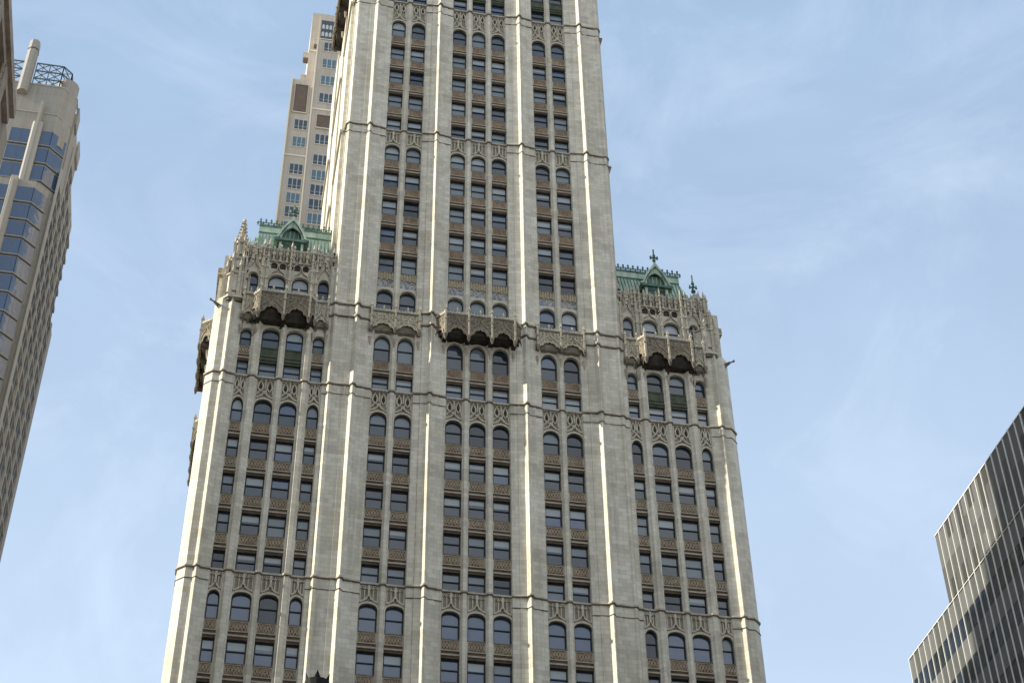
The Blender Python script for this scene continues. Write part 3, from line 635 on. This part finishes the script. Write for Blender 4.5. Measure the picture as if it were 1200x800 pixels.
    m=MB(); c=s*21.9; m.box(c-.05,c+.05,1.5,1.6,21,25.3,COD); m.box(c-.35,c+.35,1.5,1.6,23.6,23.75,COD); m.box(c-.05,c+.05,1.2,1.9,23.6,23.75,COD); m.cone(c,1.55,24.1,24.4,.17,.1,COD,8); m.cone(c,1.55,23.0,23.2,.22,.22,COD,8)
    for dx in (-.33,.33): m.cone(c+dx,1.55,23.5,23.95,.11,.05,COD,6)
    m.build('finial',roof)
# --- side walls: buttress strips, window slots, courses and balconies
for s in (-1,1):
    b=MB()
    y=1.5; k=0
    while y<58:
        b.box(*((-24.0,-23.7) if s<0 else (23.7,24.0)),y,y+1.3,-Z0,17.5,ST)
        for z in [x_*3.8-27 for x_ in range(12)]:
            b.box(*((-23.74,-23.69) if s<0 else (23.69,23.74)),y+1.5,y+3.4,z,z+2.1,GD)
        y+=3.7; k+=1
    b.box(*((-24.2,-23.7) if s<0 else (23.7,24.2)),1.2,60,17.5,18.3,TRC); b.build('side_wall',tower)
    b=MB()
    for y0,y1 in ((1.0,8.2),(12,20.5),(25,32.5)): b.box(*((-13.95,-13.28) if s<0 else (13.28,13.95)),y0,y1,-2,80,ST)
    b.box(*((-13.6,-13.28) if s<0 else (13.28,13.6)),.5,1.0,-2,80,ST)
    for z in (38.75,59.55):
        for y0,y1 in ((1.0,8.2),(12,20.5),(25,32.5)): b.box(*((-14.15,-13.9) if s<0 else (13.9,14.15)),y0-.2,y1+.2,z-.3,z+.1,STR)
        for y0,y1 in ((8.2,12),(20.5,25)): b.box(*((-13.6,-13.28) if s<0 else (13.28,13.6)),y0,y1,z-.3,z+.1,STR)
    for y0 in (21.2,):
        for z in [27+3.8*i for i in range(13)]: b.box(*((-13.36,-13.29) if s<0 else (13.29,13.36)),y0,y0+1.3,z,z+2.1,GD); b.box(*((-13.36,-13.29) if s<0 else (13.29,13.36)),y0+1.8,y0+3.1,z,z+2.1,GD)
    b.build('side_wall',tower)
for yc in (7.5,22.5,40.): balcony(0,3.2,.8,1.05,3,14.0,11.0,place=lambda x,y,yc=yc:(-23.95+y,yc-x))
balcony(0,4.6,.8,1.15,3,74.6,70.8,place=lambda x,y:(-13.9+y,12.6-x))

# ================================================================ THE NEIGHBOURS
# --- beige apartment tower behind the left shoulder
BEI = blocks(mat('beige_precast',(.5,.45,.4),.8,.3),(.50,.455,.395),(.48,.435,.38),(.41,.37,.32),2.4,1.9,.3,bump=.05,stain=(.9,.88,.86),stain_scale=.1,msize=.02)
BEL = mat('cream_band',(.66,.60,.50),.8); LOUV = noisy(mat('brown_louvre',(.1,.08,.07),.8),(.13,.095,.075),(.17,.13,.105),2.)
GT  = glass('glass_teal',(.07,.13,.16),.05,1.75,.15); GTD = glass('glass_slate',(.03,.045,.06),.05,1.7,.15); WMU=mat('pale_mullion',(.45,.47,.46),.6)
apt = thing('apartment_tower','beige apartment tower with teal windows rising behind the left copper roof','apartment tower',(-8,62,0))
b=MB()
b.box(-16.15,4,50,75,-Z0,117.5,BEI); b.box(-17.35,-16.152,50.6,75,-Z0,119.3,BEI); b.box(-19.35,-17.352,50.25,72,-Z0,102.9,BEI)
b.box(-16.15,-12.2,50.02,60,117.5,118.6,BEI); b.box(-12.0,4,50.02,60,117.5,119.6,BEI)
b.box(-17.352,-16.152,50.25,50.6,-Z0,103.2,BEI)
b.build('wall',apt)
for x0,x1,z,y in ((-16.2,4,96.6,49.9),(-19.4,-16.2,86.5,50.15),(-17.4,-16.2,110.2,50.5)):
    b=MB(); b.box(x0,x1,y,y+.3,z-.15,z+.15,BEL); b.build('ledge',apt)
for x,z0,z1 in ((-16.2,-Z0,112.3),(-19.4,-Z0,102.9)):
    b=MB(); b.box(x-.06,x+.14,49.86,50.4,z0,z1,BEL); b.build('corner_strip',apt)
def aptwin(x0,x1,z0,z1,y,g,n):
    f=MB(); t=.1
    f.box(x0-t,x1+t,y-.06,y+.1,z0-t,z0,BEL); f.box(x0,x1,y-.02,y+.05,z1-.08,z1,WMU)
    for k in range(n+1):
        x=x0+(x1-x0)*k/n; f.box(x-.05,x+.05,y-.05,y+.05,z0,z1-.08,WMU)
    f.box(x0+.05,x1-.05,y-.03,y+.05,z0+(z1-z0)*.3-.03,z0+(z1-z0)*.3+.03,WMU)
    o=f.build('window',apt); p=MB(); p.box(x0+.05,x1-.05,y+.0,y+.03,z0,z1-.08,g); p.build('pane',o)
def louvre(x0,x1,z0,z1,y):
    b=MB(); b.box(x0,x1,y-.005,y+.05,z0,z1,LOUV); b.box(x0-.12,x1+.12,y-.14,y-.005,z1,z1+.12,BEI); b.box(x0-.12,x0,y-.14,y-.005,z0,z1,BEI); b.box(x1,x1+.12,y-.14,y-.005,z0,z1,BEI); b.box(x0-.12,x1+.12,y-.16,y-.005,z0-.15,z0,BEL); b.build('louvre',apt)
for i,z in enumerate((110.84,106.99,103.13,99.2,90.24,85.96,82.8,79.86,76.98,74.16,71.3,68.4)):
    for c in (-14.15,-10.4,-6.8): aptwin(c-1.05,c+1.05,z-1.05,z+1.05,49.95,[GT,GT,GTD,GTD][(i*7+int(c))%4] if z>95 else [GTD,GT,GTD][(i+int(c))%3],3)
louvre(-15.2,-12.9,92.6,95.3,49.95); louvre(-18.75,-16.9,95.6,101.6,50.2)
for i,z in enumerate((93.05,89.39,83.76,80.81,77.92,75.23,72.3,69.4)): aptwin(-18.35,-16.45,z-1.05,z+1.05,50.2,[GTD,GT,GTD,GTD,GT,GTD,GT,GTD][i],3)
b=MB(); b.box(-15.9,-13.6,49.94,50.0,112.6,117.0,GTD); 
o=b.build('crown_window',apt); b=MB()
for k in range(2):
    for j in range(4):
        xx=-15.55+j*.55; zz=113.2+k*1.75; b.slab([(xx-.2,zz),(xx+.2,zz),(xx+.2,zz+.8),(xx,zz+1.1),(xx-.2,zz+.8)],49.9,49.94,WMU)
b.box(-15.9,-13.6,49.86,49.94,112.45,112.6,BEL); b.build('lattice',o)
for x0,x1,y,z in ((-18.15,-17.36,51.2,109.2),(-18.15,-17.36,51.2,104.0),(-16.75,-16.16,50.0,111.2)):
    b=MB(); b.box(x0,x1,y-.0,y+1.0,z,z+1.1,BEI); b.box(x0-.05,x1,y-.05,y+1.05,z+1.1,z+1.25,BEL); b.box(x0+.1,x1,y+.1,y+.9,z-.35,z,LOUV); b.build('balcony',apt)

# --- grey-beige tower with a chamfered glass corner, far left
TAN = blocks(mat('tan_granite',(.4,.36,.3),.8,.3),(.30,.285,.26),(.285,.27,.247),(.21,.20,.18),3.4,1.9,.3,bump=.05,stain=(.9,.9,.88),stain_scale=.08,msize=.03)
TAP = mat('tan_pilaster',(.33,.312,.28),.8); GBL= glass('glass_sky_blue',(.04,.07,.135),.06,1.75,.15); LINE=mat('dark_sill_band',(.05,.05,.048),.7); LAT=mat('grey_green_steel',(.10,.13,.125),.5,.4)
GPX = mat('window_recess_dark',(.022,.025,.027),.6,.25)
ch = thing('chamfered_tower','grey-beige tower with blue glass corner bands and a steel lattice crown','office tower',(-62,75,0))
def cut(x0,x1,y0,y1,c): return [(x0,y0),(x1-c,y0),(x1,y0+c),(x1,y1),(x0,y1)]
b=MB(); XR=-50.3
b.prism(cut(-75,-50.5,57,60,1.9),60,101.6,TAN)
b.prism([(-75,60),(XR,60),(XR,70),(-75,70)],60,99.5,TAN); b.box(XR,XR+.3,60,62.4,97.4,100.8,TAN); b.box(XR,XR+.3,66.6,69.7,97.4,100.6,TAN)
b.prism([(-75,58.6),(XR,58.6),(XR,77.4),(-75,77.4)],-Z0,79.6,TAN)
b.prism([(-75,70),(XR,70),(XR,78.6),(-75,78.6)],79.6,94,TAN)
b.prism([(-75,77.4),(XR-.1,77.4),(XR-.1,83.5),(-75,83.5)],-Z0,76,TAN)
b.prism(cut(-75,-51.0,55.6,58.6,1.7),-Z0,80.2,TAN)
b.build('wall',ch)
b=MB(); b.prism([(-52.2+1.6*math.cos(t*math.pi/6),59.2+1.6*math.sin(t*math.pi/6)) for t in range(12)],90,104.2,TAN); b.build('corner_turret',ch)
b=MB(); b.prism([(-58.75,56.3),(-58.3,55.9),(-57.7,55.9),(-57.3,56.3),(-57.3,57.4),(-58.75,57.4)],99,110.2,TAN); b.prism([(-58.8,56.25),(-58.3,55.85),(-57.7,55.85),(-57.25,56.25),(-57.25,57.4),(-58.8,57.4)],108.2,108.4,LINE); b.build('post',ch)
b=MB(); ln=[(-75,57),(-52.4,57),(-50.5,58.9),(-50.5,61.8)]
for z in (101.5,95.5): mould(b,ln,z-.12,z+.12,.10,TAP)
b.build('cornice',ch)
b=MB()                                                            # lattice crown
def lat(p,q,n):
    for i in range(n+1):
        t=i/n; x=p[0]+(q[0]-p[0])*t; y=p[1]+(q[1]-p[1])*t
        b.bar((x,y,101.6),(x,y,106.6),.07,LAT)
        if i<n:
            x2=p[0]+(q[0]-p[0])*(i+1)/n; y2=p[1]+(q[1]-p[1])*(i+1)/n
            for k in range(3):
                z0=101.6+k*1.66; z1=z0+1.66
                b.bar((x,y,z0),(x2,y2,z1),.05,LAT); b.bar((x,y,z1),(x2,y2,z0),.05,LAT); b.bar((x,y,z1),(x2,y2,z1),.08,LAT)
                xm,ym=(x+x2)/2,(y+y2)/2
            b.bar(((x+x2)/2,(y+y2)/2,101.6),((x+x2)/2,(y+y2)/2,106.6),.035,LAT)
lat((-74,57.4),(-58.9,57.4),6); lat((-57.1,57.4),(-53.2,57.4),2); lat((-53.2,57.4),(-52.0,58.6),1); lat((-52.0,58.6),(-52.0,64),2)
b.build('lattice_crown',ch)
b=MB(); b.prism([(-55.5,57.1),(-55.35,56.5),(-55.1,56.3),(-54.2,56.3),(-53.95,56.5),(-53.95,57.1)],79.9,93,TAP); b.prism([(-55.1,57.1),(-54.9,56.1),(-54.6,56.1),(-54.4,57.1)],80.5,97.2,TAP); b.build('pilaster',ch)
b=MB(); b.prism([(-56.2,55.7),(-56.0,55.0),(-55.2,55.0),(-55.0,55.7)],-40,80.3,TAP); b.prism([(-55.85,55.2),(-55.7,54.6),(-55.5,54.6),(-55.35,55.2)],-40,79.5,TAP); b.build('pilaster',ch)
# ribbon windows: upper shaft then the wider lower shaft
def ribbon(line,z0,z1):
    b=MB(); mould(b,line,z0+.35,z1,.03,GBL); o=b.build('ribbon_window',ch)
    b=MB(); mould(b,line,z0+.12,z0+.35,.05,TAN); mould(b,line,z0-.1,z0+.12,.12,LINE); b.build('sill',o)
    b=MB()
    for (xa,ya_),(xb,yb_) in zip(line[:-1],line[1:]):
        l=math.hypot(xb-xa,yb_-ya_); n=max(1,round(l/1.1))
        for i in range(n+1):
            t=i/n; x=xa+(xb-xa)*t; y=ya_+(yb_-ya_)*t; b.box(x-.03,x+.03,y-.05,y+.03,z0+.35,z1,TAN if i%3==0 else LAT)
    b.build('mullion',o)
z=88.6
for k in range(3):
    ribbon([(-58.2,57),(-55.5,57)],z,z+3.2); ribbon([(-53.95,57),(-52.4,57),(-50.5,58.9)],z,z+3.2); z-=3.55
z=75.8
for k in range(14):
    ribbon([(-62,55.6),(-56.2,55.6)],z,z+3.05); ribbon([(-55.0,55.6),(-52.7,55.6),(-51.0,57.3)],z,z+3.05); z-=3.3
for i in range(1):
    pass
# punched windows on the right flank, five files deep
nwin=0; wst=MB()
for j in range(5):
    yc=61.1+j*5.3; z=(80.9,90.9,87.5,87.5,71)[j]
    b=MB(); b.box(XR-.05,XR+.24,yc-2.9,yc-2.3,-Z0,z+5 if j<4 else z+4,TAP); b.build('pilaster',ch)
    if j==4: break
    while z>-12:
        m=MB(); m.box(XR,XR+.05,yc-1.75,yc+1.75,z,z+2.3,GPX); m.box(XR,XR+.12,yc-.05,yc+.2,z,z+2.3,TAN)
        m.add([(XR,yc-2.15,z+2.3),(XR+.22,yc-2.15,z+2.3),(XR+.22,yc,z+2.75),(XR,yc,z+2.75),(XR+.22,yc+2.1,z+2.3),(XR,yc+2.1,z+2.3),(XR,yc-2.15,z+3.0),(XR+.22,yc-2.15,z+3.0),(XR+.22,yc+2.1,z+3.0),(XR,yc+2.1,z+3.0)],[(0,1,2,3),(3,2,4,5),(6,9,8,7),(1,7,8,4,2),(0,6,7,1),(5,4,8,9)],TAN)
        m.box(XR,XR+.16,yc-2.0,yc+2.0,z-.2,z,TAP)
        if nwin<99: m.build('window',ch); nwin+=1
        else:
            kk=len(wst.v); wst.v+=m.v
            for f,mi in zip(m.f,m.m): wst.f.append([kk+a for a in f]); wst.m.append(wst.mi(m.ms[mi]))
        z-=3.3
if wst.v: wst.build('window',ch,kind='stuff')

# --- brown corner building, nearest at the left edge
BRN = blocks(mat('brown_stone',(.2,.15,.1),.9,.2),(.46,.395,.325),(.40,.34,.28),(.25,.21,.17),1.3,.5,.7,bump=.3,stain=(.7,.67,.62),stain_scale=.4,msize=.04)
BRD = noisy(mat('brown_cornice',(.15,.11,.08),.9),(.26,.21,.17),(.42,.35,.29),1.5)
br = thing('corner_building','brown masonry building with deep cornice at the left edge of the photo','building',(-42,-66,0))
XB=-35.3
b=MB(); b.box(-60,XB,-85,-44.6,-Z0,-15.9,BRN); b.build('wall',br)
b=MB(); 
for z0,z1,d in ((-16.3,-15.6,.55),(-16.9,-16.3,.3),(-22.2,-21.9,.25),(-22.5,-22.2,.12)): b.box(-60.2,XB+d,-85,-47+d*.4,z0,z1,BRD)
b.build('cornice',br)
for j in range(8):
    y=-84+j*4.7
    b=MB(); b.box(XB-.02,XB+.28,y-.6,y+.6,-Z0,-22.6,BRN); b.box(XB+.28,XB+.5,y-.5,y+.5,-22.6,-17.2,BRN); b.cone(XB+.3,y,-26,-25.2,.5,.5,BRD); b.build('pilaster',br)
    for z in (-21.3,-26.6,-31.0,-35.4,-39.8,-44.2):
        for o_ in (1.05,2.45):
            f=MB(); f.box(XB,XB+.10,y+o_,y+o_+1.1,z,z+(2.2 if z>-23 else 2.7),GPX); f.box(XB,XB+.25,y+o_-.12,y+o_,z,z+2.5,BRD); f.box(XB,XB+.25,y+o_+1.1,y+o_+1.22,z,z+2.5,BRD); f.box(XB,XB+.32,y+o_-.15,y+o_+1.25,z-.25,z,BRD); f.build('window',br)
# --- dark stepped office tower on the right
PAN = mat('bronze_grey_panel',(.070,.073,.073),.35,.5); PAN2= mat('bronze_panel',(.040,.041,.039),.35,.5); PAN3=mat('grey_panel',(.105,.108,.108),.35,.5)
GN = glass('glass_navy',(.012,.02,.035),.05,1.6,.15); GN2=glass('glass_black',(.012,.016,.018),.05,1.55,.15); MUL=mat('white_aluminium_fin',(.72,.71,.66),.45,.5)
rt = thing('dark_office_tower','dark glass office tower with thin white fins and a stepped roof at lower right','office tower',(55,-22,0))
XT=35.3; Y1=-2.94; YS=-11.37; YN=-57.1; ZR=-12.83; ZL=-19.24
b=MB(); b.box(XT+.1,66,YN,Y1,-Z0,ZL,PAN2); b.box(XT+.1,66,YN,YS,ZL,ZR,PAN2); b.build('wall',rt)
rr=random.Random(4); PW=1.027
def band(y0,y1,z0,z1,m,nm):
    b=MB(); b.box(XT,XT+.1,y0,y1,z0,z1,m) ; b.build(nm,rt)
y=YS; i=0; up1=MB()
while y>YN:
    for k,(z0,z1) in enumerate(((ZR-1.55,ZR),(ZR-3.1,ZR-1.55),(ZR-4.65,ZR-3.1),(ZL+.25,ZR-4.65))):
        v=rr.random(); up1.box(XT,XT+.1,y-PW,y,z0,z1,PAN3 if (v<.55 and k<2) or v<.15 else PAN if v<.7 or k==2 else PAN2)
    y-=PW; i+=1
up1.build('panelling',rt)
b=MB(); b.box(XT-.08,XT+.1,YN,Y1,ZL-.0,ZL+.05,MUL); b.build('parapet',rt); b=MB(); b.box(XT-.06,XT+.12,YN,YS,ZR-.0,ZR+.06,MUL); b.build('parapet',rt)
zz=ZL-.06; fl=0
while zz>-86:
    h=1.9 if fl==0 else 1.75
    b=MB(); y=Y1
    while y>YN+.1: b.box(XT,XT+.1,max(y-PW,YN),y,zz-h,zz,PAN if rr.random()<.6 else PAN3); y-=PW
    b.build('spandrel',rt)
    top=zz-h; w=MB(); y=Y1
    while y>YN+.1: w.box(XT+.02,XT+.1,max(y-PW,YN),y,top-1.75,top,GN if rr.random()<.6 else GN2); y-=PW
    w.build('window_band',rt); zz=top-1.75; fl+=1
y=Y1
while y>YN:
    b=MB(); b.box(XT-.10,XT,y-.026,y+.026,-Z0,ZR+.1 if y<=YS+.05 else ZL+.1,MUL); b.build('fin',rt); y-=PW
# --- unseen stepped block, added only to throw the big shadow on the dark tower
tb = thing('shadow_block','unseen stepped block added to cast a shadow on the dark office tower','building',(-53,-38,0))
b=MB(); b.box(-62,-45.2,-70,-25.6,-Z0,45,TAN); b.box(-62,-45.2,-25.6,-21.5,-Z0,23.8,TAN); b.box(-62,-45.2,-21.5,-17.5,-Z0,21.5,TAN); b.box(-62,-45.2,-17.5,-14.5,-Z0,18.,TAN); b.build('wall',tb)
for k in range(20):
    b=MB(); b.box(-45.2,-45.1,-69,-26.5,-60+k*5,-57.6+k*5,GPX); b.build('window_band',tb)
# ================================================================ STREET LEVEL
def plane(name,x0,x1,y0,y1,z,m):
    b=AB(); b.add([(x0,y0,z),(x1,y0,z),(x1,y1,z),(x0,y1,z)],[(0,1,2,3)],m); return struct(b.build(name))
ASP=noisy(mat('asphalt',(.05,.05,.05),.9),(.04,.04,.042),(.065,.065,.065),.8); PAV=blocks(mat('pavement_stone',(.3,.3,.28),.9),(.30,.29,.27),(.27,.26,.24),(.2,.2,.19),1.5,1.5,.3)
GRD=noisy(mat('city_ground',(.25,.24,.22),.95),(.20,.195,.18),(.30,.29,.27),.02)
plane('ground',-3000,3000,-3000,3000,-.15,GRD)
plane('road',-26,32,-88,-12,-.146,ASP)
b=AB(); b.box(-34.5,36,-12,-1,-.15,0,PAV); struct(b.build('pavement'))
b=AB(); b.box(-34.5,36,-130,-88,-.15,0,PAV); struct(b.build('pavement'))
b=AB()
for i in range(12): b.box(-22+i*4.4,-20+i*4.4,-50.1,-49.9,-.144,-.140,MUL)
struct(b.build('road_marking'))
# lamp whose spiked crown just enters the bottom of the picture
lamp=thing('street_lamp','black iron lamp top with a spiked crown at the bottom edge','street lamp',(-18.95,-101.12,0))
b=AB(); cx,cy=-18.95,-101.12
def c2(b,z0,z1,r0,r1,n=10): b.cone(cx,cy,z0,z1,r0,r1,DRK,n)
c2(b,0,.25,.28,.26); c2(b,.25,.9,.18,.13); c2(b,.9,1.0,.17,.17); c2(b,1.0,6.9,.085,.06); c2(b,6.9,7.0,.12,.12); b.build('pole',lamp)
b=AB(); c2(b,7.0,7.15,.10,.24,8); c2(b,7.95,8.2,.30,.10,8); c2(b,7.9,7.95,.31,.31,8); b.build('lantern_cap',lamp)
b=AB(); b.cone(cx,cy,7.15,7.9,.22,.27,mat('frosted_glass',(.6,.6,.55),.4),8); b.build('lantern_glass',lamp)
b=AB(); c2(b,8.2,8.44,.05,.105,12)
for i in range(6):
    a=i*math.pi/3+.45; q=lambda r_,t,z: (cx+r_*math.cos(t),cy+r_*math.sin(t),z)
    b.add([q(.10,a-.3,8.43),q(.10,a+.3,8.43),q(.06,a,8.43),q(.115,a,8.50)],[(0,1,3),(1,2,3),(2,0,3),(0,2,1)],DRK)
b.build('crown',lamp)
